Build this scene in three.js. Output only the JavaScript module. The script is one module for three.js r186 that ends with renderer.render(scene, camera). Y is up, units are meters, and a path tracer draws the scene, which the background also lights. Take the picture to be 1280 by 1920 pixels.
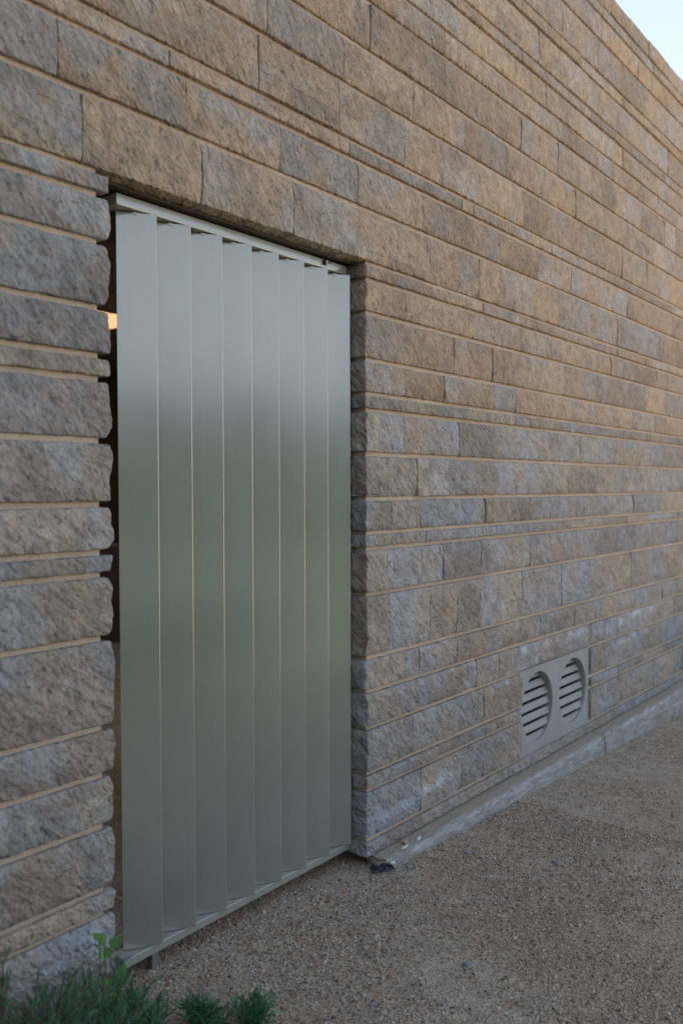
import * as THREE from 'three';
import { mergeGeometries } from 'three/addons/utils/BufferGeometryUtils.js';
import { RoundedBoxGeometry } from 'three/addons/geometries/RoundedBoxGeometry.js';
import { ImprovedNoise } from 'three/addons/math/ImprovedNoise.js';

// ------------------------------------------------------------------ camera, sky, sun, exposure
// the front of the wall is the plane z = 0, x runs along it, y = 0 is the underside of its lowest course
const scene = new THREE.Scene();
const camera = new THREE.PerspectiveCamera(61.85, 682 / 1024, 0.05, 600);
camera.position.set(0, 1.388, 1.9);
{
  const yaw = THREE.MathUtils.degToRad(51.376), pitch = THREE.MathUtils.degToRad(-1.645), roll = THREE.MathUtils.degToRad(-0.138);
  const fw = new THREE.Vector3(Math.sin(yaw) * Math.cos(pitch), Math.sin(pitch), -Math.cos(yaw) * Math.cos(pitch));
  const r = new THREE.Vector3(Math.cos(yaw), 0, Math.sin(yaw)), u = new THREE.Vector3().crossVectors(r, fw);
  camera.up.copy(u.clone().multiplyScalar(Math.cos(roll)).addScaledVector(r, -Math.sin(roll)));
  camera.lookAt(camera.position.clone().add(fw));
}
camera.focus = 3.1;
camera.userData.fStop = 2.4;
camera.updateMatrixWorld();

const SUN = new THREE.Vector3(-0.52, 0.98, -0.68).normalize();      // behind the wall, so its front lies in open shade
const sun = new THREE.DirectionalLight(new THREE.Color().setRGB(1, 0.91, 0.79), 5);
sun.position.copy(SUN).multiplyScalar(40); sun.target.position.set(3, 0, 0);
sun.castShadow = true; sun.shadow.mapSize.set(4096, 4096); sun.shadow.radius = 1.5;
Object.assign(sun.shadow.camera, { left: -30, right: 30, top: 30, bottom: -30, near: 1, far: 120 });
scene.add(sun, sun.target);

{
  const W = 512, H = 256, data = new Float32Array(W * H * 4);
  const mixc = (a, b, t) => a.map((v, i) => v + (b[i] - v) * t);
  for (let j = 0; j < H; j++) for (let i = 0; i < W; i++) {
    const el = ((j + 0.5) / H - 0.5) * Math.PI, az = ((i + 0.5) / W - 0.5) * 2 * Math.PI;
    const d = new THREE.Vector3(Math.cos(el) * Math.cos(az), Math.sin(el), Math.cos(el) * Math.sin(az));
    const h = Math.max(0, d.y);
    let c = mixc([1.00, 1.05, 1.12], [0.11, 0.165, 0.245], Math.pow(h, 0.225));
    const g = Math.max(0, d.dot(SUN));
    const glow = 0.18 * Math.pow(g, 6) + 0.35 * Math.pow(g, 40);
    c = [c[0] + glow * 1.0, c[1] + glow * 0.92, c[2] + glow * 0.78];
    if (d.y < 0) c = [0.30, 0.26, 0.21];
    const k = (j * W + i) * 4;
    data[k] = c[0]; data[k + 1] = c[1]; data[k + 2] = c[2]; data[k + 3] = 1;
  }
  const sky = new THREE.DataTexture(data, W, H, THREE.RGBAFormat, THREE.FloatType);
  sky.mapping = THREE.EquirectangularReflectionMapping; sky.colorSpace = THREE.LinearSRGBColorSpace;
  sky.minFilter = sky.magFilter = THREE.LinearFilter; sky.needsUpdate = true;
  scene.background = sky; scene.environment = sky;
}
const renderer = new THREE.WebGLRenderer({ antialias: true });
renderer.toneMapping = THREE.LinearToneMapping;
renderer.toneMappingExposure = 3.1;
renderer.shadowMap.enabled = true;

// ------------------------------------------------------------------ helpers
let seed = 20240611;
function rnd() { seed = (seed + 0x6D2B79F5) | 0; let t = Math.imul(seed ^ (seed >>> 15), 1 | seed); t = (t + Math.imul(t ^ (t >>> 7), 61 | t)) ^ t; return ((t ^ (t >>> 14)) >>> 0) / 4294967296; }
const rr = (a, b) => a + (b - a) * rnd();
const clamp = (v, a = 0, b = 1) => Math.min(b, Math.max(a, v));
const step = (a, b, v) => { const t = clamp((v - a) / (b - a)); return t * t * (3 - 2 * t); };
const lerp = (a, b, t) => a + (b - a) * t;
const mix3 = (a, b, t) => [lerp(a[0], b[0], t), lerp(a[1], b[1], t), lerp(a[2], b[2], t)];
const IN = new ImprovedNoise();
const n3 = (x, y, z) => IN.noise(x + 37.3, y + 11.7, z + 5.1);
const taken = new Map();
function numbered(n) { const k = taken.get(n) || 0; taken.set(n, k + 1); return k ? n + '_' + String(k).padStart(3, '0') : n; }
function tag(o, label, category, group, kind) { o.userData.label = label; if (category) o.userData.category = category; if (group) o.userData.group = group; if (kind) o.userData.kind = kind; return o; }
function mesh(name, g, m, parent) { const o = new THREE.Mesh(g, m); o.name = parent ? name : numbered(name); o.castShadow = o.receiveShadow = true; (parent || scene).add(o); return o; }
function thing(name, label, category, [x, y, z] = [0, 0, 0], turn = 0, group) { const o = new THREE.Group(); o.name = numbered(name); o.position.set(x, y, z); o.rotation.y = turn; scene.add(o); return tag(o, label, category, group); }
function boxAt(x0, x1, y0, y1, z0, z1) { const g = new THREE.BoxGeometry(x1 - x0, y1 - y0, z1 - z0); g.translate((x0 + x1) / 2, (y0 + y1) / 2, (z0 + z1) / 2); return g; }
const groundY = (x) => -0.04 - 0.036 * Math.max(0, Math.min(x, 14) - 2.5);

// tileable value noise on a lattice of period p cells; u, v in 0..1
const LAT = new Float32Array(65536); { let s = 99991; for (let i = 0; i < 65536; i++) { s = (Math.imul(s, 1664525) + 1013904223) | 0; LAT[i] = (s >>> 8) / 16777216; } }
function vn(u, v, px, py, sd) {
  const x = u * px, y = v * py, xi = Math.floor(x), yi = Math.floor(y);
  let fx = x - xi, fy = y - yi; fx = fx * fx * (3 - 2 * fx); fy = fy * fy * (3 - 2 * fy);
  const x0 = ((xi % px) + px) % px, x1 = (x0 + 1) % px, y0 = ((yi % py) + py) % py, y1 = (y0 + 1) % py;
  const h = (a, b) => LAT[(Math.imul(a, 374761) + Math.imul(b, 668265) + Math.imul(sd, 224951)) >>> 3 & 65535];
  return lerp(lerp(h(x0, y0), h(x1, y0), fx), lerp(h(x0, y1), h(x1, y1), fx), fy);
}
function fbm(u, v, p, q, sd, oct) { let s = 0, a = 0.5, t = 0; for (let k = 0; k < oct; k++) { s += a * vn(u, v, p << k, q << k, sd + k * 7); t += a; a *= 0.55; } return s / t; }
const toS = (c) => { c = clamp(c); return Math.round(255 * (c <= 0.0031308 ? 12.92 * c : 1.055 * Math.pow(c, 1 / 2.4) - 0.055)); };
function texture(w, h, fn, srgb = true, repeat = true) {
  const d = new Uint8Array(w * h * 4);
  for (let j = 0; j < h; j++) for (let i = 0; i < w; i++) {
    const c = fn((i + 0.5) / w, (j + 0.5) / h), k = (j * w + i) * 4;
    if (srgb) { d[k] = toS(c[0]); d[k + 1] = toS(c[1]); d[k + 2] = toS(c[2]); } else d[k] = d[k + 1] = d[k + 2] = Math.round(255 * clamp(c));
    d[k + 3] = 255;
  }
  const t = new THREE.DataTexture(d, w, h); t.colorSpace = srgb ? THREE.SRGBColorSpace : THREE.NoColorSpace;
  t.wrapS = t.wrapT = repeat ? THREE.RepeatWrapping : THREE.ClampToEdgeWrapping; t.magFilter = THREE.LinearFilter; t.minFilter = THREE.LinearMipmapLinearFilter; t.generateMipmaps = true; t.needsUpdate = true;
  return t;
}

// ------------------------------------------------------------------ materials
// split sandstone: tan, brown and blue-grey mottling, coarse grain, dark pits and pale flecks; one tile is 1.6 m
const TILE = 1.6;
const grain = (u, v) => 0.55 * vn(u + 0.35 * v, v, 330, 250, 3) + 0.3 * vn(u, v, 512, 512, 5) + 0.15 * vn(u, v, 160, 130, 8);
function stoneColour(u, v, kind) {
  const a = fbm(u, v, 9, 7, 11 + kind * 31, 4), b = fbm(u + 0.3 * v, v, 6, 9, 17 + kind * 31, 4), o = fbm(u, v, 8, 6, 23 + kind * 31, 4);
  const grey = [[0.50, 0.70], [0.36, 0.56], [0.46, 0.64]][kind], G = (kind === 1 ? 0.25 : 0) + (kind === 1 ? 0.75 : 0.8) * step(grey[0], grey[1], a);
  let c = mix3([0.350, 0.266, 0.192], [0.312, 0.276, 0.247], G);
  c = mix3(c, [0.255, 0.198, 0.152], 0.65 * step(0.52, 0.68, b));
  c = mix3(c, [0.34, 0.248, 0.160], 0.4 * step(0.56, 0.70, o) * (1 - 0.9 * G));
  c = mix3(c, [0.325, 0.310, 0.312], 0.4 * step(0.60, 0.72, 1 - b) * G);
  const g = grain(u, v), m = fbm(u, v, 50, 44, 41, 3);
  let k = 0.56 + 0.62 * g + 0.50 * (m - 0.5);
  const pit = step(0.80, 0.93, vn(u, v, 210, 190, 61 + kind)); k *= 1 - 0.45 * pit;
  const fleck = step(0.955, 0.985, vn(u, v, 260, 260, 71 + kind)); k += 0.7 * fleck;
  return [c[0] * k * 1.14, c[1] * k * 1.14, c[2] * k * 1.14];
}
const stoneMaps = [0, 1, 2].map((k) => texture(1024, 1024, (u, v) => stoneColour(u, v, k)));
const stoneBump = texture(1024, 1024, (u, v) => 0.58 * fbm(u + 0.5 * v, v, 44, 34, 81, 3) + 0.30 * fbm(u + 0.5 * v, v, 130, 96, 85, 2) + 0.12 * grain(u, v), false);
const stoneMats = stoneMaps.map((map, k) => new THREE.MeshStandardMaterial({ name: 'sandstone_' + 'abc'[k], map, bumpMap: stoneBump, bumpScale: 0.019, roughness: 0.92, vertexColors: true }));
const plain = (name, rgb, roughness = 0.8, metalness = 0, extra = {}) => new THREE.MeshPhysicalMaterial({ name, color: new THREE.Color().setRGB(...rgb), roughness, metalness, ...extra });
const mortarMat = new THREE.MeshStandardMaterial({
  name: 'mortar', roughness: 0.95,
  map: texture(512, 512, (u, v) => { const k = 0.8 + 0.28 * fbm(u, v, 90, 90, 101, 2) + 0.12 * (fbm(u, v, 9, 9, 107, 3) - 0.5); return [0.54 * k, 0.428 * k, 0.328 * k]; }),
  bumpMap: texture(512, 512, (u, v) => fbm(u, v, 110, 110, 103, 2), false), bumpScale: 0.002,
});
// satin grey-green paint on the gate: faint vertical drawing marks and dust
const gateRough = texture(256, 512, (u, v) => 0.82 + 0.36 * (fbm(u, v, 4, 14, 137, 5) - 0.5) + 0.14 * (vn(u, v, 50, 3, 131) - 0.5), false);
const gateMap = texture(256, 512, (u, v) => { const nick = vn(u, v, 40, 320, 149) > 0.9975 ? 0.35 : 0, k = 0.98 + 0.06 * (fbm(u, v, 4, 12, 143, 5) - 0.5) + 0.03 * (vn(u, v, 60, 3, 147) - 0.5) + nick; return [0.318 * k, 0.325 * k, 0.272 * k]; });
const gatePaint = new THREE.MeshPhysicalMaterial({ name: 'gate_paint', map: gateMap, roughnessMap: gateRough, roughness: 0.23, metalness: 0.08, ior: 2.2, clearcoat: 0.6, clearcoatRoughness: 0.14 });

// ------------------------------------------------------------------ ground: brown decomposed granite
const soilMap = texture(2048, 2048, (u, v) => {
  const big = fbm(u, v, 5, 5, 201, 5), mid = fbm(u, v, 48, 48, 203, 3), fine = vn(u, v, 600, 600, 207), fine2 = vn(u, v, 960, 960, 211);
  let c = mix3([0.375, 0.272, 0.192], [0.395, 0.315, 0.242], step(0.38, 0.62, big));
  const s = vn(u, v, 512, 512, 213);
  if (s > 0.80) c = mix3(c, [0.36, 0.33, 0.30], 0.75); else if (s < 0.17) c = mix3(c, [0.10, 0.082, 0.068], 0.7);
  const k = 0.44 + 0.66 * fine + 0.42 * fine2 + 0.45 * (mid - 0.5);
  return [c[0] * k, c[1] * k, c[2] * k];
});
const soilBump = texture(2048, 2048, (u, v) => 0.5 * vn(u, v, 600, 600, 207) + 0.3 * vn(u, v, 340, 340, 219) + 0.2 * fbm(u, v, 80, 80, 223, 2), false);
const soilMat = new THREE.MeshStandardMaterial({ name: 'decomposed_granite', map: soilMap, bumpMap: soilBump, bumpScale: 0.008, roughness: 1 });
const soilY = (x, z) => groundY(x) + 0.006 * n3(x * 2.1, 1.3, z * 2.1) + 0.003 * n3(x * 9, 4.1, z * 9);
{
  const xs = [], zs = [];
  for (let x = -120; x < -4; x += 8) xs.push(x); for (let x = -4; x < 0.8; x += 0.4) xs.push(x); for (let x = 0.8; x < 7; x += 0.04) xs.push(x); for (let x = 7; x < 15; x += 0.5) xs.push(x); for (let x = 15; x <= 140; x += 8) xs.push(x);
  for (let z = -120; z < -8; z += 8) zs.push(z); for (let z = -8; z < -0.4; z += 0.4) zs.push(z); for (let z = -0.4; z < 1.8; z += 0.04) zs.push(z); for (let z = 1.8; z < 8; z += 0.4) zs.push(z); for (let z = 8; z <= 160; z += 8) zs.push(z);
  const p = [], uv = [], id = [];
  for (const z of zs) for (const x of xs) { p.push(x, soilY(x, z), z); uv.push(x / 2.6, z / 2.6); }
  for (let j = 0; j < zs.length - 1; j++) for (let i = 0; i < xs.length - 1; i++) { const a = j * xs.length + i, b = a + 1, c = a + xs.length, d = c + 1; id.push(a, c, b, b, c, d); }
  const g = new THREE.BufferGeometry(); g.setAttribute('position', new THREE.Float32BufferAttribute(p, 3)); g.setAttribute('uv', new THREE.Float32BufferAttribute(uv, 2)); g.setIndex(id); g.computeVertexNormals();
  tag(mesh('ground', g, soilMat), 'brown decomposed granite ground along the stone wall', 'ground', null, 'structure');
}

// ------------------------------------------------------------------ the stone wall
const wall = thing('stone_wall', 'tall tan and grey split sandstone wall with recessed mortar joints', 'wall');
const OPEN0 = 1.399, OPEN1 = 2.527, VENT0 = 3.785, VENT1 = 4.640, WX0 = -7.5, WX1 = 11.5;
// heights of the joint centres from the top of the wall down, and where the upright joints of each course stand
const JOINT_Y = [4.21, 4.103, 4.036, 3.899, 3.712, 3.642, 3.47, 3.407, 3.28, 3.17, 2.988, 2.823, 2.631, 2.569, 2.41, 2.216, 2.157, 2.034, 1.862, 1.736, 1.675, 1.513, 1.345, 1.217, 1.158, 0.988, 0.749, 0.622, 0.484, 0.313, 0.249, 0.059, 0];
const UPRIGHTS = [
  [4.88, 5.89], [], [4.73, 5.94], [4.22, 4.68, 5.03], [], [4.53, 4.85, 5.89], [], [3.18, 5.69], [2.73, 3.07, 3.42, 4.68],
  [2.56, 2.96, 3.76, 4.17, 4.58, 4.97, 5.38, 5.84], [2.01, 2.40, 2.84, 3.23, 3.61, 4.00], [1.97, 2.37, 2.78, 3.35, 3.78, 4.04, 4.86], [2.28, 2.43, 3.21, 3.31],
  [1.25, 1.67, 2.07, 2.48, 2.90, 3.31, 3.54, 3.95, 4.34, 5.16, 5.98], [1.32, 1.73, 2.13, 2.96, 3.36, 4.18, 4.60, 4.99, 5.82], [2.98, 5.00, 5.56],
  [2.78, 2.98, 3.32, 4.09, 4.49, 5.70], [2.85, 3.15, 3.49, 3.84, 4.26, 4.78, 5.47], [2.78, 3.07, 3.50, 3.71, 4.82, 5.26, 6.22], [3.31, 3.71, 4.18, 5.11],
  [2.77, 3.19, 3.50, 3.72, 4.07, 4.46, 4.95, 5.41], [2.87, 3.10, 4.30, 4.71, 5.10, 5.52, 5.91], [2.69, 2.89, 3.42, 3.88, 4.42, 4.88, 5.81], [3.52, 3.91, 4.35],
  [2.90, 3.06, 3.38, 3.47, 3.87, 4.35, 4.70, 6.13], [2.67, 2.96, 3.17, 3.38, 3.79, 4.24, 4.62, 5.26, 5.56, 5.94], [2.88, 3.17, 3.58, 3.99, 4.41, 4.81],
  [2.94, 3.23, 3.35, 3.55, 4.64, 5.03, 5.26], [2.83, 3.19, 3.41, 4.87, 5.24, 5.60], [3.03, 3.42], [2.89, 3.21, 3.41, 5.08, 5.69, 6.09], [3.10],
];
const HALF = 0.0085, RECESS = 0.0185;
// a rough block: grid lines gathered at the edges, edges rounded, faces broken by noise
function lines(len, n, r) { const a = [0, r * 0.35, r]; const m = Math.max(1, n); for (let i = 1; i < m; i++) a.push(r + (len - 2 * r) * i / m); a.push(len - r, len - r * 0.35, len); return a; }
function roughBlock(x0, x1, y0, y1, z0, z1, o) {
  const r = o.round, res = o.res, sx = o.seed * 7.13;
  const X = lines(x1 - x0, Math.round((x1 - x0) / res), r), Y = lines(y1 - y0, Math.round((y1 - y0) / res), r);
  const Z = o.deep ? lines(z1 - z0, Math.round((z1 - z0) / (res * 1.12)), r) : [0, z1 - z0 - r, z1 - z0 - 0.35 * r, z1 - z0];
  const P = [], UV = [], ID = [], off = o.uv;
  const face = (A, B, at, uvf, flip) => {
    const base = P.length / 3;
    for (const b of B) for (const a of A) { const p = at(a, b); const [u, v] = uvf(p); UV.push((u + off[0]) / TILE, (v + off[1]) / TILE); P.push(...bend(p)); }
    for (let j = 0; j < B.length - 1; j++) for (let i = 0; i < A.length - 1; i++) { const a = base + j * A.length + i, b = a + 1, c = a + A.length, d = c + 1; flip ? ID.push(a, c, b, b, c, d) : ID.push(a, b, c, b, d, c); }
  };
  const lo = [x0, y0, z0], hi = [x1, y1, z1];
  function bend(p) {
    const q = p.slice(), inner = p.map((v, i) => clamp(v, lo[i] + (i === 2 && !o.deep ? 0 : r), hi[i] - r)), d = q.map((v, i) => v - inner[i]), L = Math.hypot(...d);
    if (L > 1e-6) { const rad = r * (0.75 + 0.5 * n3(p[0] * 23 + sx, p[1] * 23, p[2] * 23)), ax = d.filter((v) => Math.abs(v) > 1e-6).length; if (ax > 1) for (let i = 0; i < 3; i++) q[i] = inner[i] + d[i] / L * rad; }
    const back = o.deep ? 1 : step(z0 + 0.02, z1 - 0.01, p[2]);
    const f1 = n3(p[0] * 9 + sx, p[1] * 13, p[2] * 9), f2 = 0.5 - 1.6 * Math.abs(n3(p[0] * 19 + 0.5 * p[1] * 19 + sx, p[1] * 26, p[2] * 19)), f3 = n3(p[0] * 52 + p[1] * 20 + sx, p[1] * 60, p[2] * 52);
    const edge = Math.min(p[0] - x0, x1 - p[0], p[1] - y0, y1 - p[1]);
    q[2] += back * (o.out + o.tiltX * (p[0] - (x0 + x1) / 2) + o.tiltY * (p[1] - (y0 + y1) / 2) + o.amp * (0.9 * f1 + 0.5 * f2 + 0.55 * f3) * (0.55 + 0.45 * step(0, 0.03, edge)) - o.pitch * Math.pow(Math.abs(2 * (p[1] - (y0 + y1) / 2) / (y1 - y0)), 4));
    q[0] += back * 0.0022 * n3(p[0] * 26 + 3 + sx, p[1] * 26, p[2] * 26);
    q[1] += back * (0.0024 * n3(p[0] * 22 + 9 + sx, p[1] * 30, p[2] * 22) + 0.0018 * n3(p[0] * 70 + 9 + sx, p[1] * 30, p[2] * 70));
    if (o.end) {          // split end towards the opening: bellied and ragged
      const t = clamp((o.end > 0 ? p[0] - (x1 - 0.05) : x0 + 0.05 - p[0]) / 0.05), yy = (p[1] - (y0 + y1) / 2) / ((y1 - y0) / 2);
      const belly = o.belly * (Math.sqrt(Math.max(0, 1 - Math.pow(Math.abs(yy), 3))) - 0.55) + 0.010 * n3(p[1] * 22 + sx, p[2] * 14, 2.2) + 0.006 * (0.4 - Math.abs(n3(p[1] * 55 + sx, p[2] * 40, 6.2)));
      q[0] += o.end * t * belly;
    }
    return q;
  }
  face(X, Y, (a, b) => [x0 + a, y0 + b, z1], (p) => [p[0], p[1]], false);
  face(X, Z, (a, b) => [x0 + a, y1, z0 + b], (p) => [p[0], p[1] - p[2]], true);
  face(X, Z, (a, b) => [x0 + a, y0, z0 + b], (p) => [p[0], p[1] + p[2]], false);
  face(Z, Y, (a, b) => [x1, y0 + b, z0 + a], (p) => [p[0] - p[2], p[1]], true);
  face(Z, Y, (a, b) => [x0, y0 + b, z0 + a], (p) => [p[0] + p[2], p[1]], false);
  const g = new THREE.BufferGeometry();
  g.setAttribute('position', new THREE.Float32BufferAttribute(P, 3)); g.setAttribute('uv', new THREE.Float32BufferAttribute(UV, 2)); g.setIndex(ID); g.computeVertexNormals();
  // one normal for the points that the faces share
  const N = g.attributes.normal.array, sum = new Map(), key = (i) => Math.round(P[i] * 5e4) + ',' + Math.round(P[i + 1] * 5e4) + ',' + Math.round(P[i + 2] * 5e4);
  for (let i = 0; i < P.length; i += 3) { const k = key(i), s = sum.get(k); if (s) { s[0] += N[i]; s[1] += N[i + 1]; s[2] += N[i + 2]; } else sum.set(k, [N[i], N[i + 1], N[i + 2]]); }
  for (let i = 0; i < P.length; i += 3) { const s = sum.get(key(i)), L = Math.hypot(...s) || 1; N[i] = s[0] / L; N[i + 1] = s[1] / L; N[i + 2] = s[2] / L; }
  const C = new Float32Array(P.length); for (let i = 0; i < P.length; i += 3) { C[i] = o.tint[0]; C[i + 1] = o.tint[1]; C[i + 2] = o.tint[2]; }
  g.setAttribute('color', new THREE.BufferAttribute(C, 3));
  return g;
}
// stones of every course
const stones = [];
JOINT_Y.slice(0, -1).forEach((top, k) => {
  const bottom = JOINT_Y[k + 1], y1 = k === 0 ? top : top - HALF, y0 = k === 31 ? 0.001 : bottom + HALF;
  const spans = [];
  if (k >= 15) { spans.push([WX0, OPEN0]); if (k >= 28 && k <= 30) spans.push([OPEN1, VENT0], [VENT1, WX1]); else spans.push([OPEN1, WX1]); } else spans.push([WX0, WX1]);
  for (const [a, b] of spans) {
    const known = UPRIGHTS[k].filter((x) => x > a + 0.05 && x < b - 0.05), cuts = [a];
    for (const x of [...known, b]) {
      let from = cuts[cuts.length - 1];
      const leave = k >= 15 && b === OPEN0 ? 0.55 : 0.35, most = x === b && b !== OPEN0 && b !== VENT0 ? 0.6 : 0.9;
      while (x - from > most) { let w = [0.41, 0.41, 0.62, 0.83, 0.41, 0.22][Math.floor(rnd() * 6)] + rr(-0.03, 0.03); if (y1 - y0 < 0.07) w = Math.max(w, 0.41); if (x - from - w < leave) break; cuts.push(from += w); }
      cuts.push(x);
    }
    for (let i = 0; i < cuts.length - 1; i++) stones.push({ k, x0: cuts[i] + rr(0.0001, 0.0008), x1: cuts[i + 1] - rr(0.0001, 0.0008), y0, y1, end: k >= 15 ? (cuts[i + 1] === OPEN0 ? 1 : cuts[i] === OPEN1 ? -1 : 0) : 0 });
  }
});
const pv = new THREE.Vector3();
const inv = camera.matrixWorldInverse.copy(camera.matrixWorld).invert(); camera.updateProjectionMatrix();
function share(s) {      // how large a stone shows in the picture
  let a = 1, b = -1, c = 1, d = -1, ok = true;
  for (const x of [s.x0, s.x1]) for (const y of [s.y0, s.y1]) { pv.set(x, y, 0).applyMatrix4(inv); if (pv.z > -0.1) { ok = false; break; } pv.applyMatrix4(camera.projectionMatrix); a = Math.min(a, pv.x); b = Math.max(b, pv.x); c = Math.min(c, pv.y); d = Math.max(d, pv.y); }
  if (!ok) return 0;
  return Math.max(0, Math.min(1, b) - Math.max(-1, a)) * Math.max(0, Math.min(1, d) - Math.max(-1, c)) ;
}
stones.forEach((s) => { s.share = share(s); });
const ranked = [...stones].sort((a, b) => b.share - a.share); ranked.forEach((s, i) => { s.rank = i; });
const restOfStones = [];
// salt bloom: pale wisps that some of the lower stones show, laid out on the wall in metres
const bloom = (x, y, y0, slope, x0, wide, thick) => { const t = (y - (y0 + slope * (x - x0) + 0.022 * n3(x * 11, 0.3, y0 * 9) + 0.010 * n3(x * 33, 7, y0 * 9))) / thick; const along = step(x0, x0 + 0.05, x) * (1 - step(x0 + wide - 0.08, x0 + wide, x)); const f = 0.5 * n3(x * 90, y * 110, 1.7) + 0.5 * n3(x * 190, y * 210, 4.1) + 0.9 * n3(x * 13, y * 18, 3); return along * Math.exp(-t * t * 0.45) * (0.25 * step(-0.4, 0.4, f) + 0.75 * step(-0.05, 0.75, f)); };
const blooms = [[0.118, 0.07, 2.58, 0.62, 0.016], [0.505, 0.03, 3.60, 0.55, 0.018], [0.585, -0.05, 4.20, 0.65, 0.020], [0.56, 0.05, 4.83, 0.9, 0.022], [0.44, 0.06, 4.95, 0.7, 0.016], [0.60, -0.02, 3.75, 0.5, 0.016], [0.470, 0.0, 3.45, 0.34, 0.008], [0.205, -0.10, 1.05, 0.36, 0.03], [0.04, 0.1, 1.0, 0.25, 0.03]];
let bloomMaps = 0;
for (const s of stones) {
  const w = s.x1 - s.x0, h = s.y1 - s.y0, xm = (s.x0 + s.x1) / 2, seen = s.share > 0;
  const pGrey = xm < OPEN0 && s.k >= 14 ? 0.7 : s.k < 12 ? 0.10 : s.k < 19 ? 0.22 : s.k < 24 ? 0.55 : 0.72;  // greyer kinds, cooler tints low and left: cool shade put into stone colour
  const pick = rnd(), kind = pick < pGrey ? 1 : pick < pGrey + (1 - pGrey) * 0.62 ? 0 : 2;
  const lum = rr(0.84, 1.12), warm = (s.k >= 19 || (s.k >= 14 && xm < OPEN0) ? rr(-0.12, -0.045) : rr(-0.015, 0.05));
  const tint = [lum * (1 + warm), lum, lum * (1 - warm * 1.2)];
  const res = !seen ? 0.2 : xm < 3.4 ? 0.0095 : xm < 4.6 ? 0.014 : 0.024;
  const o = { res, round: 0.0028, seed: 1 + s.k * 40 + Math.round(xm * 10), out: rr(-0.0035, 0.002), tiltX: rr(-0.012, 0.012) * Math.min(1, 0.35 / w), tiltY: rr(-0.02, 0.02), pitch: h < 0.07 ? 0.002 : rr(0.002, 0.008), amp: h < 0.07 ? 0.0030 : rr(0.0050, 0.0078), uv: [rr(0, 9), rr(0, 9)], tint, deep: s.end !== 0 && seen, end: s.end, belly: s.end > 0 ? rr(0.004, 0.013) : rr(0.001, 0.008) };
  if (h < 0.07) o.belly *= 0.4;
  const x0 = s.x0 + (s.end < 0 ? o.belly * 0.3 : 0), x1 = s.x1 - (s.end > 0 ? o.belly * 0.35 : 0);
  const g = roughBlock(x0, x1, s.y0, s.y1, s.end ? -0.30 : s.k === 14 && xm > 0.8 && xm < 3.2 ? -0.10 : s.k === 0 ? -0.30 : -0.06, 0, o);
  if (s.rank < 300) {
    let m = stoneMats[kind];
    const hit = blooms.some(([y0, sl, bx, wd, th]) => s.x1 > bx && s.x0 < bx + wd && [bx, bx + wd / 2, bx + wd].some((x) => Math.abs(y0 + sl * (x - bx) - (s.y0 + s.y1) / 2) < h / 2 + th));
    if (hit && bloomMaps < 26) {
      bloomMaps++;
      const W = Math.round(clamp(w * 620, 64, 512)), H = Math.round(clamp(h * 620, 32, 256));
      const map = texture(W, H, (u, v) => {
        const x = s.x0 + u * w, y = s.y0 + v * h; const c = stoneColour((((x + o.uv[0]) / TILE) % 1 + 1) % 1, (((y + o.uv[1]) / TILE) % 1 + 1) % 1, kind);
        let b = 0; for (const q of blooms) b = Math.max(b, bloom(x, y, ...q)); return mix3(c, [0.58, 0.58, 0.60], 0.8 * b);
      }, true, false);
      // front uv over the whole stone; sides keep to its margin
      const P = g.attributes.position.array, u = g.attributes.uv; const u2 = new Float32Array(u.array);
      for (let i = 0; i < u.count; i++) u.setXY(i, clamp((P[i * 3] - s.x0) / w, 0.01, 0.99), clamp((P[i * 3 + 1] - s.y0) / h, 0.01, 0.99));
      g.setAttribute('uv1', new THREE.BufferAttribute(u2, 2));
      const bump = stoneBump.clone(); bump.channel = 1; bump.needsUpdate = true;
      m = new THREE.MeshStandardMaterial({ name: 'sandstone_salt', map, bumpMap: bump, bumpScale: 0.019, roughness: 0.92, vertexColors: true });
    }
    mesh('stone', g, m, wall);
  } else { if (g.attributes.uv1) g.deleteAttribute('uv1'); restOfStones.push(g); }
}
{ const m = mesh('stones', mergeGeometries(restOfStones), stoneMats[2], wall); m.userData.kind = 'stuff'; }
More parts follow.
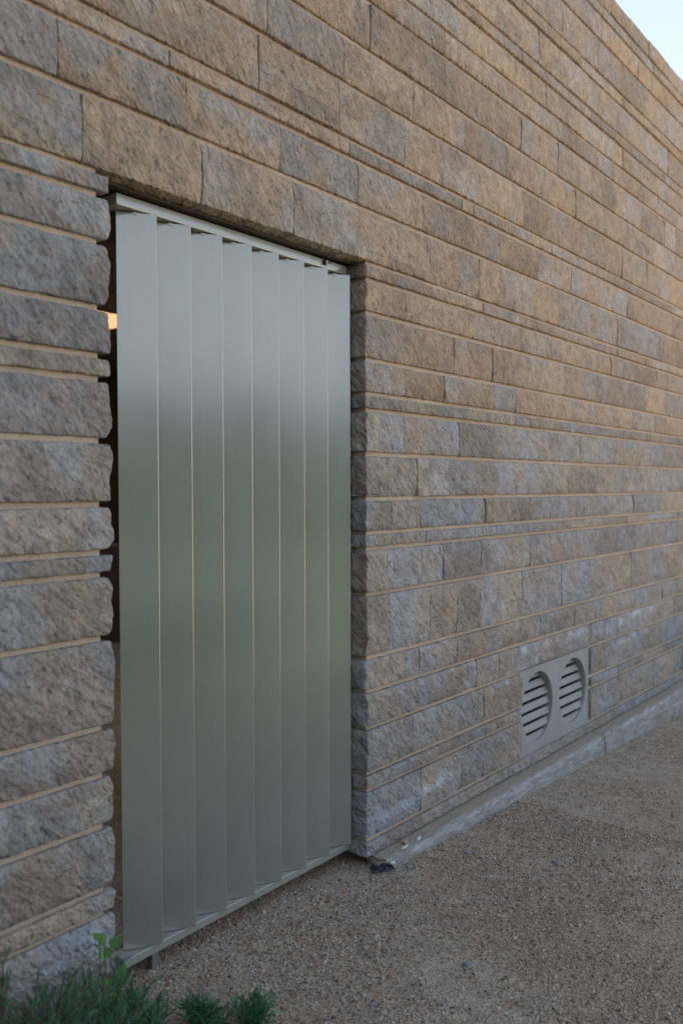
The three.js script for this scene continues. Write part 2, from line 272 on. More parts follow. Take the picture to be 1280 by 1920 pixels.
// mortar bed behind the stones, set back all round
{
  const uvBox = (g) => { const p = g.attributes.position, n = g.attributes.normal, u = g.attributes.uv; for (let i = 0; i < p.count; i++) { const x = p.getX(i), y = p.getY(i), z = p.getZ(i); Math.abs(n.getZ(i)) > 0.5 ? u.setXY(i, x / 0.6, y / 0.6) : Math.abs(n.getX(i)) > 0.5 ? u.setXY(i, z / 0.6, y / 0.6) : u.setXY(i, x / 0.6, z / 0.6); } return g; };
  const zf = -RECESS, zb = -0.30, topY = JOINT_Y[1] + 0.02, head = JOINT_Y[15] + HALF;
  const pieces = [
    boxAt(WX0, OPEN0 - 0.028, 0.003, head, zb, zf), boxAt(OPEN1 + 0.02, VENT0, 0.003, head, zb, zf), boxAt(VENT1, WX1, 0.003, head, zb, zf),
    boxAt(VENT0, VENT1, 0.003, 0.05, zb, zf), boxAt(VENT0, VENT1, 0.487, head, zb, zf),
    boxAt(WX0, WX1, head + 0.05, topY, zb, zf), boxAt(WX0, OPEN0 - 0.028, head, head + 0.05, zb, zf), boxAt(OPEN1 + 0.02, WX1, head, head + 0.05, zb, zf),
  ].map(uvBox);
  mesh('mortar', mergeGeometries(pieces), mortarMat, wall);
  const bronze = plain('dark_bronze', [0.045, 0.032, 0.022], 0.55, 0.3);
  const head_plate = mesh('steel_lintel', boxAt(OPEN0 - 0.026, OPEN1 + 0.018, head - 0.004, head + 0.048, -0.298, -0.102), bronze, wall);
  mesh('angle_lip', boxAt(OPEN0 - 0.01, OPEN1 + 0.01, head - 0.010, head - 0.0045, -0.075, -0.058), bronze, head_plate);
}

// ------------------------------------------------------------------ concrete footing along the foot of the wall
{
  const footMap = texture(1024, 256, (u, v) => {
    // v: 0..0.42 top (dirt-covered), 0.42..1 the outer face
    const x = u * 4, rag = 0.05 * (fbm(u, 0.3, 40, 4, 301, 4) - 0.5), n = fbm(u, v, 60, 16, 307, 4), f = vn(u, v, 512, 128, 311);
    let c = mix3([0.26, 0.248, 0.234], [0.35, 0.342, 0.332], step(0.3, 0.7, n));
    const dirt = 1 - step(0.30 + rag * 2, 0.42 + rag * 2, v); c = mix3(c, [0.30, 0.235, 0.175], 0.85 * dirt);
    const salt = Math.exp(-Math.pow((v - 0.47 - rag * 1.5) / 0.045, 2)) * step(0.35, 0.6, fbm(u, v, 30, 8, 313, 3)) + 0.9 * Math.exp(-Math.pow((v - 0.62 - 0.12 * (fbm(u, 0.7, 24, 4, 317, 4) - 0.5) * 2) / 0.02, 2)) * step(0.42, 0.6, fbm(u, v, 22, 6, 319, 3));
    c = mix3(c, [0.66, 0.665, 0.68], clamp(salt) * 0.4 * step(0.3, 0.62, fbm(u, v, 90, 30, 353, 3)));
    const rust = step(0.66, 0.76, fbm(u, v, 36, 10, 331, 3)); c = mix3(c, [0.27, 0.19, 0.13], 0.5 * rust);
    const k = 0.82 + 0.34 * f; return c.map((q) => q * k);
  });
  const footMat = new THREE.MeshStandardMaterial({ name: 'weathered_concrete', map: footMap, roughness: 0.93, bumpMap: texture(512, 128, (u, v) => 0.6 * fbm(u, v, 60, 16, 337, 3) + 0.4 * vn(u, v, 256, 64, 341), false), bumpScale: 0.006 });
  const footing = thing('concrete_footing', 'pale grey concrete footing ledge under the stone wall', 'footing');
  const prof = [[-0.045, -0.004, 0.0], [0.0, -0.005, 0.12], [0.035, -0.009, 0.28], [0.056, -0.012, 0.40], [0.064, -0.017, 0.44], [0.068, -0.027, 0.48], [0.071, -0.06, 0.60], [0.074, -0.12, 0.78], [0.076, -0.45, 1.0]];
  function block(x0, x1, ragged) {
    const n = Math.round((x1 - x0) / 0.02), P = [], U = [], I = [];
    for (let i = 0; i <= n; i++) prof.forEach(([z, y, v], j) => {
      const x = lerp(x0, x1, i / n), e = j >= 2 && j <= 6 ? 1 : 0, rag = ragged * Math.exp(-(x - x0) / 0.25);
      P.push(x + (i === 0 ? ragged * 0.03 * n3(j * 1.7, 2, 3) : 0), y - 0.004 * e * (0.5 + n3(x * 14, j * 0.4, 1)) - 0.012 * rag * e * Math.max(0, 0.3 + n3(x * 30, j, 8)), z + 0.006 * e * n3(x * 9, j * 0.3, 5) + 0.003 * e * n3(x * 40, j, 5) - 0.012 * rag * e);
      U.push(x / 4, v);
    });
    const m = prof.length;
    for (let i = 0; i < n; i++) for (let j = 0; j < m - 1; j++) { const a = i * m + j, b = a + 1, c = a + m, d = c + 1; I.push(a, b, c, b, d, c); }
    for (const i of [0, n]) for (let j = 1; j < m - 1; j++) i ? I.push(i * m, i * m + j, i * m + j + 1) : I.push(0, j + 1, j);
    const g = new THREE.BufferGeometry(); g.setAttribute('position', new THREE.Float32BufferAttribute(P, 3)); g.setAttribute('uv', new THREE.Float32BufferAttribute(U, 2)); g.setIndex(I); g.computeVertexNormals();
    return mesh('footing_block', g, footMat, footing);
  }
  block(2.575, 4.655, 1); block(4.662, 11.4, 0); block(-7.4, 1.36, 0);
}
// ------------------------------------------------------------------ louvred metal gate in the opening
{
  const gate = thing('louvred_gate', 'grey-green metal gate of eight upright angled slats in the wall opening', 'gate', [1.483, 0, -0.08]);
  const uvm = (g, fx = 1, ox = 0) => { const p = g.attributes.position, u = g.attributes.uv; for (let i = 0; i < p.count; i++) u.setXY(i, (p.getX(i) + p.getZ(i)) / 0.3 * fx + ox, p.getY(i) / 2.4 + ox * 0.37); return g; };
  const rail = (y0, y1, z0, z1, x1) => { const g = new RoundedBoxGeometry(x1, y1 - y0, z1 - z0, 2, 0.0025); g.translate(x1 / 2, (y0 + y1) / 2, (z0 + z1) / 2); return uvm(g); };
  const top = mesh('top_rail', rail(2.176, 2.208, -0.064, 0, 1.031), gatePaint, gate);
  const dusty = gatePaint.clone(); dusty.name = 'dusty_gate_paint'; dusty.roughness = 0.42; dusty.clearcoat = 0.3; dusty.clearcoatRoughness = 0.3;
  const bottom = mesh('bottom_rail', rail(0.016, 0.042, -0.064, 0, 1.040), dusty, gate);
  const A = THREE.MathUtils.degToRad(-33);
  for (let i = 0; i < 8; i++) {
    const xr = 0.128 + 0.1289 * i;
    // profile seen from above: flat blade, returned hem at the proud edge
    const sh = new THREE.Shape(), w = 0.112, t = 0.008, h = w / 2, h0 = h;
    sh.moveTo(-h, -t / 2); sh.lineTo(h - 0.003, -t / 2); sh.quadraticCurveTo(h, -t / 2, h, -t / 2 + 0.003); sh.lineTo(h, t / 2 - 0.001); sh.absarc(h - 0.0038, t / 2 - 0.001, 0.0038, 0, Math.PI * 0.86, false); sh.lineTo(h - 0.0085, t / 2); sh.lineTo(-h + 0.002, t / 2); sh.quadraticCurveTo(-h, t / 2, -h, t / 2 - 0.002); sh.closePath();
    const g = new THREE.ExtrudeGeometry(sh, { depth: 2.128, bevelEnabled: true, bevelThickness: 0.0008, bevelSize: 0.0008, bevelSegments: 1, curveSegments: 10, steps: 1 });
    g.rotateX(-Math.PI / 2); g.translate(0, 0.0445, 0);
    uvm(g, 1, i * 0.617);
    const s = mesh('slat', g, gatePaint, gate);
    s.rotation.y = A + rr(-0.006, 0.006); s.position.set(xr - h0 * Math.cos(A), 0, 0.0135 + h0 * Math.sin(A));
    // tabs that carry the slat
    mesh('pivot_tab', boxAt(-0.012, 0.002, 2.1675, 2.1745, 0.0048, 0.0080), gatePaint, s);
  }
  const steel = plain('bright_steel', [0.62, 0.58, 0.54], 0.25, 0.9);
  const b = new THREE.CylinderGeometry(0.0065, 0.0065, 0.014, 16); b.rotateX(Math.PI / 2); b.translate(0.903, 2.196, 0.0072);
  const bolt = mesh('bolt', b, steel, gate);
  const bt = new THREE.CylinderGeometry(0.0048, 0.0056, 0.018, 12); bt.rotateZ(Math.PI / 2); bt.rotateY(0.5); bt.translate(0.913, 2.196, 0.015); mesh('bolt_head', bt, steel, bolt);
  const ring = new THREE.TorusGeometry(0.0075, 0.0022, 8, 20); ring.translate(0.899, 2.196, 0.002); mesh('bolt_washer', ring, plain('black_rubber', [0.02, 0.02, 0.02], 0.7), bolt);
  const foot = new RoundedBoxGeometry(0.024, 0.075, 0.024, 2, 0.003); foot.translate(0.118, -0.023, -0.02); mesh('foot', foot, plain('galvanised', [0.17, 0.155, 0.14], 0.8, 0.1), gate);
}

// ------------------------------------------------------------------ vent with two round louvred openings
{
  const ventMat = new THREE.MeshStandardMaterial({ name: 'vent_grey', roughness: 0.75, map: texture(256, 128, (u, v) => { const k = 0.9 + 0.2 * fbm(u, v, 20, 12, 401, 4) + 0.1 * (vn(u, v, 128, 64, 403) - 0.5); return [0.315 * k, 0.305 * k, 0.30 * k]; }) });
  const vent = thing('wall_vent', 'grey wall vent with two round louvred openings low in the stone', 'vent', [VENT0, 0.053, 0]);
  const W = VENT1 - VENT0 - 0.008, H = 0.428, R = 0.178, cs = [0.201, 0.634], zf = -0.016, cy = H * 0.52;
  const sh = new THREE.Shape(); sh.moveTo(0, 0); sh.lineTo(W, 0); sh.lineTo(W, H); sh.lineTo(0, H); sh.closePath();
  for (const c of cs) { const h = new THREE.Path(); h.absarc(c, cy, R, 0, Math.PI * 2, true); sh.holes.push(h); }
  const pg = new THREE.ExtrudeGeometry(sh, { depth: 0.012, bevelEnabled: true, bevelThickness: 0.003, bevelSize: 0.003, bevelSegments: 2, curveSegments: 48 });
  pg.translate(0.003, 0, zf - 0.015); mesh('panel', pg, ventMat, vent);
  const both = ventMat.clone(); both.side = THREE.DoubleSide;
  const lining = plain('galvanised_duct', [0.30, 0.30, 0.29], 0.7, 0.2, { side: THREE.DoubleSide });
  for (const c of cs) {
    const rim = new THREE.CylinderGeometry(R - 0.0035, R - 0.005, 0.07, 48, 1, true); rim.rotateX(Math.PI / 2); rim.translate(c, cy, zf - 0.037); mesh('rim', rim, both, vent);
    const duct = new THREE.CylinderGeometry(R - 0.0085, R - 0.0085, 0.55, 40, 1, true); duct.rotateX(Math.PI / 2); duct.translate(c, cy, zf - 0.328); mesh('duct', duct, lining, vent);
    const back = new THREE.CircleGeometry(R - 0.0085, 40); back.translate(c, cy, zf - 0.6); mesh('duct_end', back, lining, vent);
    // louvre plate leaning back at the top: flat blades, each with its lower edge proud of the slot below it
    const n = 6, lo = cy - R + 0.042, pitch = (2 * R - 0.050) / n, rz = (y) => zf - 0.009 - 0.036 * (y - cy + R) / (2 * R), ch = (y) => Math.sqrt(Math.max(1e-5, (R - 0.005) ** 2 - (y - cy) ** 2));
    const plate = (y0, y1, proud) => {
      const k = 8, P = [], I = [];
      for (let i = 0; i <= k; i++) { const y = lerp(y0, y1, i / k), w = ch(y), z = rz(y) + proud * (1 - i / k); P.push(c - w, y, z, c + w, y, z, c - w, y, z - 0.004, c + w, y, z - 0.004); }
      for (let i = 0; i < k; i++) { const a = i * 4, b = a + 4; I.push(a, a + 1, b, a + 1, b + 1, b, a + 2, b + 2, a + 3, a + 3, b + 2, b + 3); }
      I.push(0, 2, 1, 1, 2, 3); const t = k * 4; I.push(t, t + 1, t + 2, t + 1, t + 3, t + 2);
      const g = new THREE.BufferGeometry(); g.setAttribute('position', new THREE.Float32BufferAttribute(P, 3)); g.setAttribute('uv', new THREE.Float32BufferAttribute(P.filter((_, i) => i % 3 < 2), 2)); g.setIndex(I); const q = g.toNonIndexed(); q.computeVertexNormals(); return q;
    };
    mesh('louvre_blade', plate(cy - R + 0.0055, lo, 0.0), both, vent);
    for (let i = 0; i < n; i++) mesh('louvre_blade', plate(lo + pitch * i + 0.020, Math.min(lo + pitch * (i + 1), cy + R - 0.007), 0.009), both, vent);
  }
}

// ------------------------------------------------------------------ gravel: grains strewn over the ground, and loose stones
{
  const grainShapes = [];
  for (let k = 0; k < 3; k++) { const g = new THREE.IcosahedronGeometry(1, 0), p = g.attributes.position; for (let i = 0; i < p.count; i++) { const v = new THREE.Vector3().fromBufferAttribute(p, i), s = 1 + 0.45 * n3(v.x * 1.3 + k * 9, v.y * 1.3, v.z * 1.3); p.setXYZ(i, v.x * s, v.y * s * 0.7, v.z * s * 0.85); } g.computeVertexNormals(); grainShapes.push(g); }
  const tones = [[0.30, 0.25, 0.205], [0.22, 0.165, 0.12], [0.36, 0.33, 0.30], [0.27, 0.25, 0.235], [0.15, 0.118, 0.09], [0.33, 0.27, 0.21], [0.42, 0.39, 0.36], [0.085, 0.075, 0.07], [0.32, 0.21, 0.14], [0.50, 0.46, 0.42]];
  const m4 = new THREE.Matrix4(), q = new THREE.Quaternion(), e = new THREE.Euler(), col = new THREE.Color();
  const N = 110000, grains = new THREE.InstancedMesh(grainShapes[1], new THREE.MeshStandardMaterial({ name: 'gravel', roughness: 0.95 }), N);
  let n = 0;
  while (n < N) {
    const far = rnd() < 0.25, x = far ? rr(3.2, 7.5) : rr(1.3, 3.6), z = rr(-0.28, far ? 1.0 : 1.7);
    if (x > OPEN1 + 0.02 && z < 0.075 || x < OPEN0 && z < 0.04) continue;
    if (n3(x * 3, 2, z * 3) + 0.5 * n3(x * 9, 5, z * 9) < rr(-0.9, 0.35)) continue;
    const t = rnd(), s = t < 0.84 ? rr(0.0013, 0.0030) : t < 0.986 ? rr(0.003, 0.0055) : rr(0.0055, 0.008);
    e.set(rr(0, 6.3), rr(0, 6.3), rr(0, 6.3)); q.setFromEuler(e);
    m4.compose(new THREE.Vector3(x, soilY(x, z) + s * 0.25, z), q, new THREE.Vector3(s, s, s));
    grains.setMatrixAt(n, m4); const c = tones[s > 0.0055 ? [2, 3, 3, 0, 6][Math.floor(rnd() * 5)] : Math.floor(rnd() * tones.length)], k = rr(0.75, 1.15); grains.setColorAt(n, col.setRGB(c[0] * k * 1.22, c[1] * k * 1.10, c[2] * k * 0.98)); n++;
  }
  grains.name = 'gravel'; grains.castShadow = grains.receiveShadow = true; scene.add(tag(grains, 'fine brown and grey gravel strewn over the ground', 'gravel', null, 'stuff'));
}
function rock(r, sd, flat = 0.7, det = 2) { const g = new THREE.IcosahedronGeometry(r, det), p = g.attributes.position; for (let i = 0; i < p.count; i++) { const v = new THREE.Vector3().fromBufferAttribute(p, i).divideScalar(r), s = r * (1 + 0.35 * n3(v.x * 1.4 + sd, v.y * 1.4, v.z * 1.4) + 0.12 * n3(v.x * 4 + sd, v.y * 4, v.z * 4)); p.setXYZ(i, v.x * s, v.y * s * flat, v.z * s * 0.85); } g.computeVertexNormals(); return g; }
{
  const rockMat = (rgb, sd) => new THREE.MeshStandardMaterial({ name: 'rock', roughness: 0.9, map: texture(64, 64, (u, v) => { const k = 0.7 + 0.6 * fbm(u, v, 8, 8, sd, 3); return rgb.map((c) => c * k); }) });
  const blue = rockMat([0.24, 0.245, 0.265], 501);
  const list = [[2.63, 0.118, 0.013, 'blue-grey stone beside the black scrap at the footing end'], [2.90, 0.21, 0.012, 'blue-grey stone on the gravel close to the footing'], [2.20, 0.62, 0.011, 'blue-grey stone on the gravel nearest the bottom edge'], [2.55, 0.45, 0.010, 'blue-grey stone on open gravel in front of the wall corner'], [3.05, 0.52, 0.013, 'largest blue-grey stone on the open gravel'], [3.42, 0.38, 0.011, 'blue-grey stone on the gravel in front of the vent'], [1.86, 0.52, 0.010, 'small grey stone on the gravel beside the juniper sprigs']];
  list.forEach(([x, z, r, label], i) => { const o = mesh('loose_stone', rock(r, i * 3.1), blue); o.position.set(x, soilY(x, z) + r * 0.3, z); o.rotation.y = i; tag(o, label, 'stone', 'loose stones on the gravel'); });
  const white = rockMat([0.62, 0.61, 0.60], 503), dirty = rockMat([0.36, 0.30, 0.25], 505);
  const chips = [[2.615, 0.052, 0.013, white, 'white broken concrete chip beside the black scrap'], [2.70, 0.052, 0.013, white, 'long white concrete chip on the broken footing edge'], [2.74, 0.025, 0.014, dirty, 'dirty brown concrete lump on top of the footing end'], [2.80, 0.050, 0.012, white, 'flat white concrete flake on the footing ledge']];
  chips.forEach(([x, z, r, m, label], i) => { const g = rock(r, 40 + i * 2.3, 0.45); if (i === 1 || i === 3) g.scale(1.9, 0.6, 0.55); const o = mesh('concrete_chip', g, m); o.position.set(x, i ? 0.0 : soilY(x, z) + 0.012, z); o.rotation.y = 0.1 * i; tag(o, label, 'chip', 'concrete chips at the footing end'); });
}
{ // crumpled black scrap at the corner of the wall
  const g = new THREE.PlaneGeometry(0.085, 0.042, 22, 12), p = g.attributes.position;
  for (let i = 0; i < p.count; i++) { const x = p.getX(i), y = p.getY(i); const fr = Math.abs(y) > 0.018 ? 0.012 * Math.sin(x * 900) : 0; p.setXYZ(i, x, 0.006 + 0.009 * n3(x * 40, y * 40, 3) + 0.005 * n3(x * 110, y * 110, 9), -y + fr + 0.006 * n3(x * 60, y * 60, 1)); }
  g.computeVertexNormals();
  const o = mesh('plastic_scrap', g, plain('black_plastic', [0.012, 0.014, 0.02], 0.45, 0, { side: THREE.DoubleSide })); o.position.set(2.545, soilY(2.545, 0.05) + 0.008, 0.055); o.rotation.y = -0.5;
  tag(o, 'crumpled black plastic scrap with ragged edges by the wall corner', 'scrap');
}

// ------------------------------------------------------------------ plants at the foot of the near pier
const leafGreen = (name, rgb, t = 0.3) => new THREE.MeshPhysicalMaterial({ name, color: new THREE.Color().setRGB(...rgb), roughness: 0.75, transmission: t, thickness: 0, side: THREE.DoubleSide, vertexColors: true });
const coloured = (g, rgb) => { const n = g.attributes.position.count, c = new Float32Array(n * 3); for (let i = 0; i < n; i++) c.set(rgb, i * 3); g.setAttribute('color', new THREE.BufferAttribute(c, 3)); return g; };
const V = (x, y, z) => new THREE.Vector3(x, y, z);
{
  const needle = leafGreen('juniper_needles', [0.04, 0.175, 0.055], 0.3), bark = plain('juniper_bark', [0.10, 0.07, 0.045], 0.95);
  function juniper(x, z, reach, tall, count, label, lean = [0, 0]) {
    const t = thing('juniper', label, 'shrub', [x, soilY(x, z) - 0.01, z], 0, 'junipers at the foot of the wall');
    const fol = [], stems = [];
    const P = [], C = [], I = [];
    const spike = (a, b, w, c) => { const d = V().subVectors(b, a), s = V(d.y, -d.x, d.z * 0.3).cross(d).normalize().multiplyScalar(w), s2 = s.clone().cross(d).normalize().multiplyScalar(w); const base = P.length / 3; for (const q of [a.clone().add(s), a.clone().sub(s).add(s2), a.clone().sub(s2).sub(s2), b]) { P.push(q.x, q.y, q.z); C.push(...c); } I.push(base, base + 1, base + 3, base + 1, base + 2, base + 3, base + 2, base, base + 3); };
    for (let i = 0; i < count; i++) {
      const az = rr(0, 6.283), el = rr(0.25, 1.35), L = reach * rr(0.55, 1.1), a = V(rr(-1, 1) * reach * 0.25, 0.01, rr(-1, 1) * reach * 0.25);
      const dir = V(Math.cos(az) * Math.cos(el) + lean[0], Math.sin(el) * tall, Math.sin(az) * Math.cos(el) + lean[1]);
      const pts = []; for (let k = 0; k <= 5; k++) { const s = k / 5; pts.push(a.clone().addScaledVector(dir, L * s).add(V(0.012 * Math.sin(i + s * 5), 0.03 * reach * s * s * rr(0, 1.5), 0.012 * Math.cos(i * 1.7 + s * 4)))); }
      const curve = new THREE.CatmullRomCurve3(pts); stems.push(new THREE.TubeGeometry(curve, 6, 0.0016, 4));
      const base = mix3([0.75, 0.85, 0.95], [1.25, 1.2, 0.9], rnd()), nb = 9;
      for (let k = 0; k < nb; k++) {                       // side sprays, each a small feather of scale leaves
        const s = 0.25 + 0.75 * (k + rnd()) / nb, o = curve.getPoint(Math.min(1, s)), tg = curve.getTangent(Math.min(1, s));
        const side = V(rr(-1, 1), rr(-0.3, 0.9), rr(-1, 1)).normalize(), sd = tg.clone().multiplyScalar(0.8).addScaledVector(side, 0.75).normalize(), sl = 0.055 * rr(0.5, 1.1) * (1.15 - 0.4 * s);
        const tip = o.clone().addScaledVector(sd, sl); const c = base.map((v) => v * rr(0.75, 1.2));
        spike(o, tip, 0.0013, c);
        for (let j = 0; j < 9; j++) { const f = (j + 1) / 10, q = o.clone().lerp(tip, f), r = V(rr(-1, 1), rr(-1, 1), rr(-1, 1)).cross(sd).normalize(); spike(q, q.clone().addScaledVector(sd, 0.011).addScaledVector(r, 0.0085 * (1.2 - f)), 0.0009, c); }
      }
    }
    const g = new THREE.BufferGeometry(); g.setAttribute('position', new THREE.Float32BufferAttribute(P, 3)); g.setAttribute('color', new THREE.Float32BufferAttribute(C, 3)); g.setIndex(I); g.computeVertexNormals();
    mesh('foliage', g, needle, t); mesh('stems', mergeGeometries(stems), bark, t);
  }
  juniper(0.98, 0.24, 0.33, 1.05, 230, 'dense dark green juniper spreading over the foot of the near pier', [0.02, 0.05]);
  juniper(1.17, 0.20, 0.22, 1.15, 190, 'feathery dark green juniper under the bright leaved seedling', [0.0, 0.05]);
  juniper(1.325, 0.15, 0.115, 1.25, 70, 'small juniper tuft below the corner of the gate', [0.02, 0]);
  juniper(1.502, 0.225, 0.062, 1.25, 20, 'little juniper sprig standing alone on the gravel', [0.05, 0]);
  juniper(1.588, 0.325, 0.062, 1.25, 18, 'low juniper sprig farthest out on the gravel', [0.1, 0]);
  juniper(1.06, 0.40, 0.17, 0.9, 110, 'juniper clump nearest the camera at the bottom edge', [0.05, 0]);

  // broad-leaved seedling
  const lm = leafGreen('seedling_leaf', [0.085, 0.235, 0.035], 0.45), t = thing('leafy_weed', 'bright green broad leaved weed rising from the junipers', 'weed', [1.285, soilY(1.28, 0.06) - 0.025, 0.075]);
  const leafShape = new THREE.Shape(); leafShape.moveTo(0, 0); leafShape.bezierCurveTo(0.35, 0.05, 0.55, 0.3, 0.42, 0.55); leafShape.lineTo(0.36, 0.52); leafShape.bezierCurveTo(0.3, 0.8, 0.12, 0.92, 0, 1.05); leafShape.bezierCurveTo(-0.12, 0.92, -0.3, 0.8, -0.36, 0.52); leafShape.lineTo(-0.42, 0.55); leafShape.bezierCurveTo(-0.55, 0.3, -0.35, 0.05, 0, 0);
  const spots = [[0.020, 0.285, 0.0, 0.034, 0.5, 0.9], [0.034, 0.272, 0.012, 0.030, -0.9, 0.8], [0.004, 0.268, 0.014, 0.026, 1.6, 1.0], [0.030, 0.245, 0.005, 0.026, -0.3, 1.1], [-0.045, 0.218, 0.02, 0.028, 2.1, 1.0], [-0.030, 0.214, 0.03, 0.024, 0.9, 1.2], [0.010, 0.178, 0.03, 0.036, 0.2, 1.1], [0.040, 0.186, 0.02, 0.038, -1.0, 0.9], [0.050, 0.170, 0.035, 0.030, -0.2, 1.3], [-0.010, 0.160, 0.035, 0.030, 1.3, 1.2], [0.03, 0.15, 0.04, 0.03, -0.6, 1.4]];
  for (const [x, y, z, s, turn, tip] of spots) {
    const g = new THREE.ShapeGeometry(leafShape, 6); const p = g.attributes.position; for (let i = 0; i < p.count; i++) { const px = p.getX(i), py = p.getY(i); p.setZ(i, 0.35 * Math.abs(px) - 0.25 * py * py + 0.06 * Math.sin(py * 14)); } g.computeVertexNormals(); coloured(g, mix3([0.75, 0.85, 0.7], [1.2, 1.1, 0.9], rnd()));
    const l = mesh('leaf', g, lm, t); l.scale.setScalar(s * 1.12); l.position.set(x, y, z); l.rotation.set(-tip * 0.6, turn * 0.5, turn);
  }
  const sm = plain('seedling_stem', [0.09, 0.11, 0.04], 0.8);
  for (const pts of [[[0.01, 0, 0.02], [0.008, 0.12, 0.02], [0.018, 0.22, 0.008], [0.02, 0.29, 0.002]], [[0.008, 0.10, 0.02], [-0.02, 0.17, 0.025], [-0.042, 0.222, 0.02]], [[0.01, 0.09, 0.02], [0.03, 0.14, 0.028], [0.045, 0.19, 0.022]]]) mesh('stem', new THREE.TubeGeometry(new THREE.CatmullRomCurve3(pts.map((q) => V(...q))), 14, 0.0016, 5), sm, t);
}

// ------------------------------------------------------------------ behind the wall: yard and pavilion seen through the gap, with added masses that shade them
{
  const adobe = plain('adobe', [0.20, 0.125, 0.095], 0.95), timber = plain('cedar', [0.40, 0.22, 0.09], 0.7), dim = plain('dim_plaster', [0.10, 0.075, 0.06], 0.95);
  const pav = thing('garden_pavilion', 'open pavilion with low adobe wall behind the gate, glimpsed through the gap', 'pavilion', [5.15, -0.13, -5.4]);
  mesh('low_wall', boxAt(0, 0.25, 0, 0.95, -2.6, 2.6), adobe, pav);
  mesh('rear_wall', boxAt(2.4, 2.6, 0, 3.2, -2.6, 2.6), dim, pav);
  mesh('end_wall', boxAt(0, 2.6, 0, 3.2, -2.85, -2.61), dim, pav); mesh('end_wall', boxAt(0, 2.6, 0, 3.2, 2.61, 2.85), dim, pav);
  for (let i = 0; i < 3; i++) mesh('fascia_board', boxAt(-0.16, -0.12, 3.02 + i * 0.15, 3.165 + i * 0.15, 0.3, 1.7), timber, pav);
  mesh('roof', boxAt(-0.119, 2.7, 3.21, 3.5, -2.9, 2.9), dim, pav);
  const can = thing('added_canopy', 'added dark timber canopy that shades the yard behind the gate', 'canopy', [0.6, -0.06, -4.6]);  // added canopy; keeps sky and sun off the yard behind the gap
  mesh('deck', boxAt(-2.4, 3.6, 2.95, 3.07, -4.6, 4.28), dim, can);
  for (let i = 0; i < 12; i++) mesh('joist', boxAt(-2.4, 3.55, 2.80, 2.949, -4.5 + i * 0.78, -4.43 + i * 0.78), plain('dark_timber', [0.07, 0.045, 0.03], 0.9), can);
  for (const z of [-4.2, -0.2]) mesh('post', boxAt(3.35, 3.47, 0, 2.949, z, z + 0.05), plain('dark_timber', [0.07, 0.045, 0.03], 0.9), can);
  const bw = thing('added_yard_wall', 'added brown plastered wall that keeps light out at the far end of the yard', 'wall', [1.8, -0.06, -9.6]);  // added wall closing the yard so the gap stays dark
  mesh('face', boxAt(-5, 5.8, 0, 3.3, -0.2, 0), plain('yard_plaster', [0.22, 0.155, 0.11], 0.95), bw); mesh('coping', boxAt(-5.05, 5.85, 3.3, 3.38, -0.25, 0.05), dim, bw);
  const shadeBlock = thing('added_shade_block', 'added brown plastered block behind the near pier that shades the yard', 'shade_block', [-2.2, -0.05, -4.2]);  // added block that keeps sun and side light off the yard
  mesh('wall', boxAt(-2.2, 2.2, 0, 5.1, -3.4, 3.2), plain('brown_plaster', [0.24, 0.17, 0.12], 0.95), shadeBlock); mesh('roof', boxAt(-2.35, 2.35, 5.1, 5.25, -3.55, 3.35), dim, shadeBlock);
}

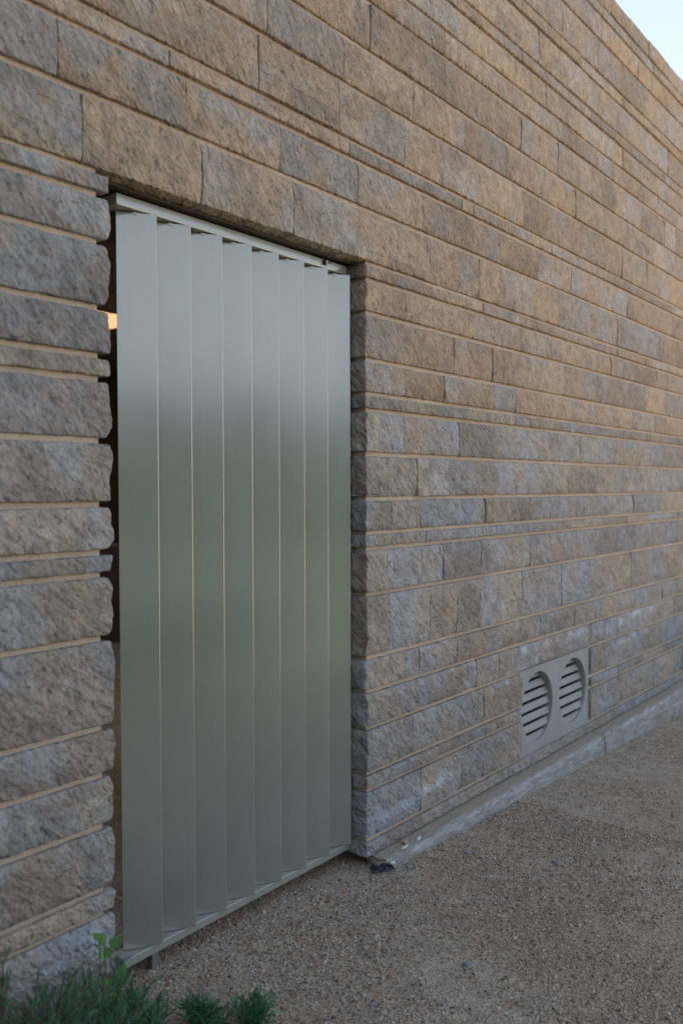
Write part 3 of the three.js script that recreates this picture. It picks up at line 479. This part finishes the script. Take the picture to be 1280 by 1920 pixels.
// ------------------------------------------------------------------ across the way: a sunlit forecourt to the right, and the dark evergreens that the satin slats mirror
{
  const sand = new THREE.MeshStandardMaterial({ name: 'pale_paving', roughness: 0.9, map: texture(512, 512, (u, v) => { const k = 0.86 + 0.2 * fbm(u, v, 40, 40, 601, 3) + 0.16 * (fbm(u, v, 5, 5, 603, 4) - 0.5); return [0.60 * k, 0.485 * k, 0.36 * k]; }) });
  const g = new THREE.PlaneGeometry(40, 32, 1, 1); g.rotateX(-Math.PI / 2); const u = g.attributes.uv; for (let i = 0; i < u.count; i++) u.setXY(i, u.getX(i) * 20, u.getY(i) * 16);
  const o = mesh('forecourt', g, sand); o.position.set(23.4, 0.0, 19.0);
  tag(o, 'pale sandy forecourt in the sun across from the wall', 'forecourt', null, 'structure');
  // planted ground in front of the evergreens
  const turf = new THREE.MeshStandardMaterial({ name: 'turf', roughness: 1, map: texture(512, 512, (u, v) => { const k = 0.5 + 0.9 * fbm(u, v, 120, 120, 611, 3) + 0.3 * (fbm(u, v, 7, 7, 613, 4) - 0.5); return [0.052 * k, 0.070 * k, 0.028 * k]; }), bumpMap: texture(256, 256, (u, v) => fbm(u, v, 80, 80, 617, 2), false), bumpScale: 0.02 });
  const lg = new THREE.PlaneGeometry(43, 32, 1, 1); lg.rotateX(-Math.PI / 2); const lu = lg.attributes.uv; for (let i = 0; i < lu.count; i++) lu.setXY(i, lu.getX(i) * 30, lu.getY(i) * 22);
  const lawn = mesh('lawn', lg, turf); lawn.position.set(-18.2, -0.015, 18.6); tag(lawn, 'dark green turf in front of the evergreens across the way', 'lawn', null, 'structure');
  const bark = plain('tree_bark', [0.09, 0.07, 0.055], 0.95), leaf = leafGreen('evergreen_leaf', [0.045, 0.065, 0.028], 0.15);
  const row = [[-15.5, 4.3, 'evergreen at the outer end of the clipped row across the way'], [-12, 4.5, 'tallest evergreen of the clipped row across the way'], [-8.6, 4.2, 'evergreen third from the outer end of the row'], [-5.2, 4.1, 'broad evergreen in the middle of the row'], [-1.9, 3.7, 'evergreen facing the near pier across the way'], [1.4, 3.3, 'lower evergreen facing the gate across the way'], [4.6, 3.0, 'lowest evergreen at the forecourt end of the row']];
  row.push([-3.3, 4.6, 'added tall evergreen out of view, blocking sky from the near pier', 2.6]);  // added tree out of view; blocks sky to darken the near pier
  for (const [x, h, label, zz] of row) {
    const z = zz || 19.5 + rr(-0.4, 0.4), t = thing('evergreen_tree', label, 'tree', [x, groundY(x) - 0.02, z], 0, 'evergreens across the way');
    const trunk = new THREE.CylinderGeometry(0.05, 0.14, h * 0.8, 8); trunk.translate(0, h * 0.4, 0); mesh('trunk', trunk, bark, t);
    const P = [], C = [];
    for (let i = 0; i < 9000; i++) {
      const y = Math.pow(rnd(), 0.85) * h, a = rr(0, 6.283), edge = 1.95 * Math.pow(Math.max(0, 1 - Math.pow(y / h, 5)), 0.5) * (1 + 0.16 * n3(Math.cos(a) * 2 + x, y * 1.6, Math.sin(a) * 2)), r = edge * Math.pow(rnd(), 0.35);
      const q = V(Math.cos(a) * r, y, Math.sin(a) * r), du = V(rr(-1, 1), rr(-1, 1), rr(-1, 1)).normalize().multiplyScalar(0.13), dw = V(rr(-1, 1), rr(-1, 1), rr(-1, 1)).normalize().multiplyScalar(0.06), k = rr(0.7, 1.2);
      for (const w of [q.clone().sub(du), q.clone().add(dw), q.clone().add(du), q.clone().sub(du), q.clone().add(du), q.clone().sub(dw)]) { P.push(w.x, w.y, w.z); C.push(k, k, k); }
    }
    const c = new THREE.BufferGeometry(); c.setAttribute('position', new THREE.Float32BufferAttribute(P, 3)); c.setAttribute('color', new THREE.Float32BufferAttribute(C, 3)); c.computeVertexNormals(); mesh('crown', c, leaf, t);
  }
}
renderer.render(scene, camera);
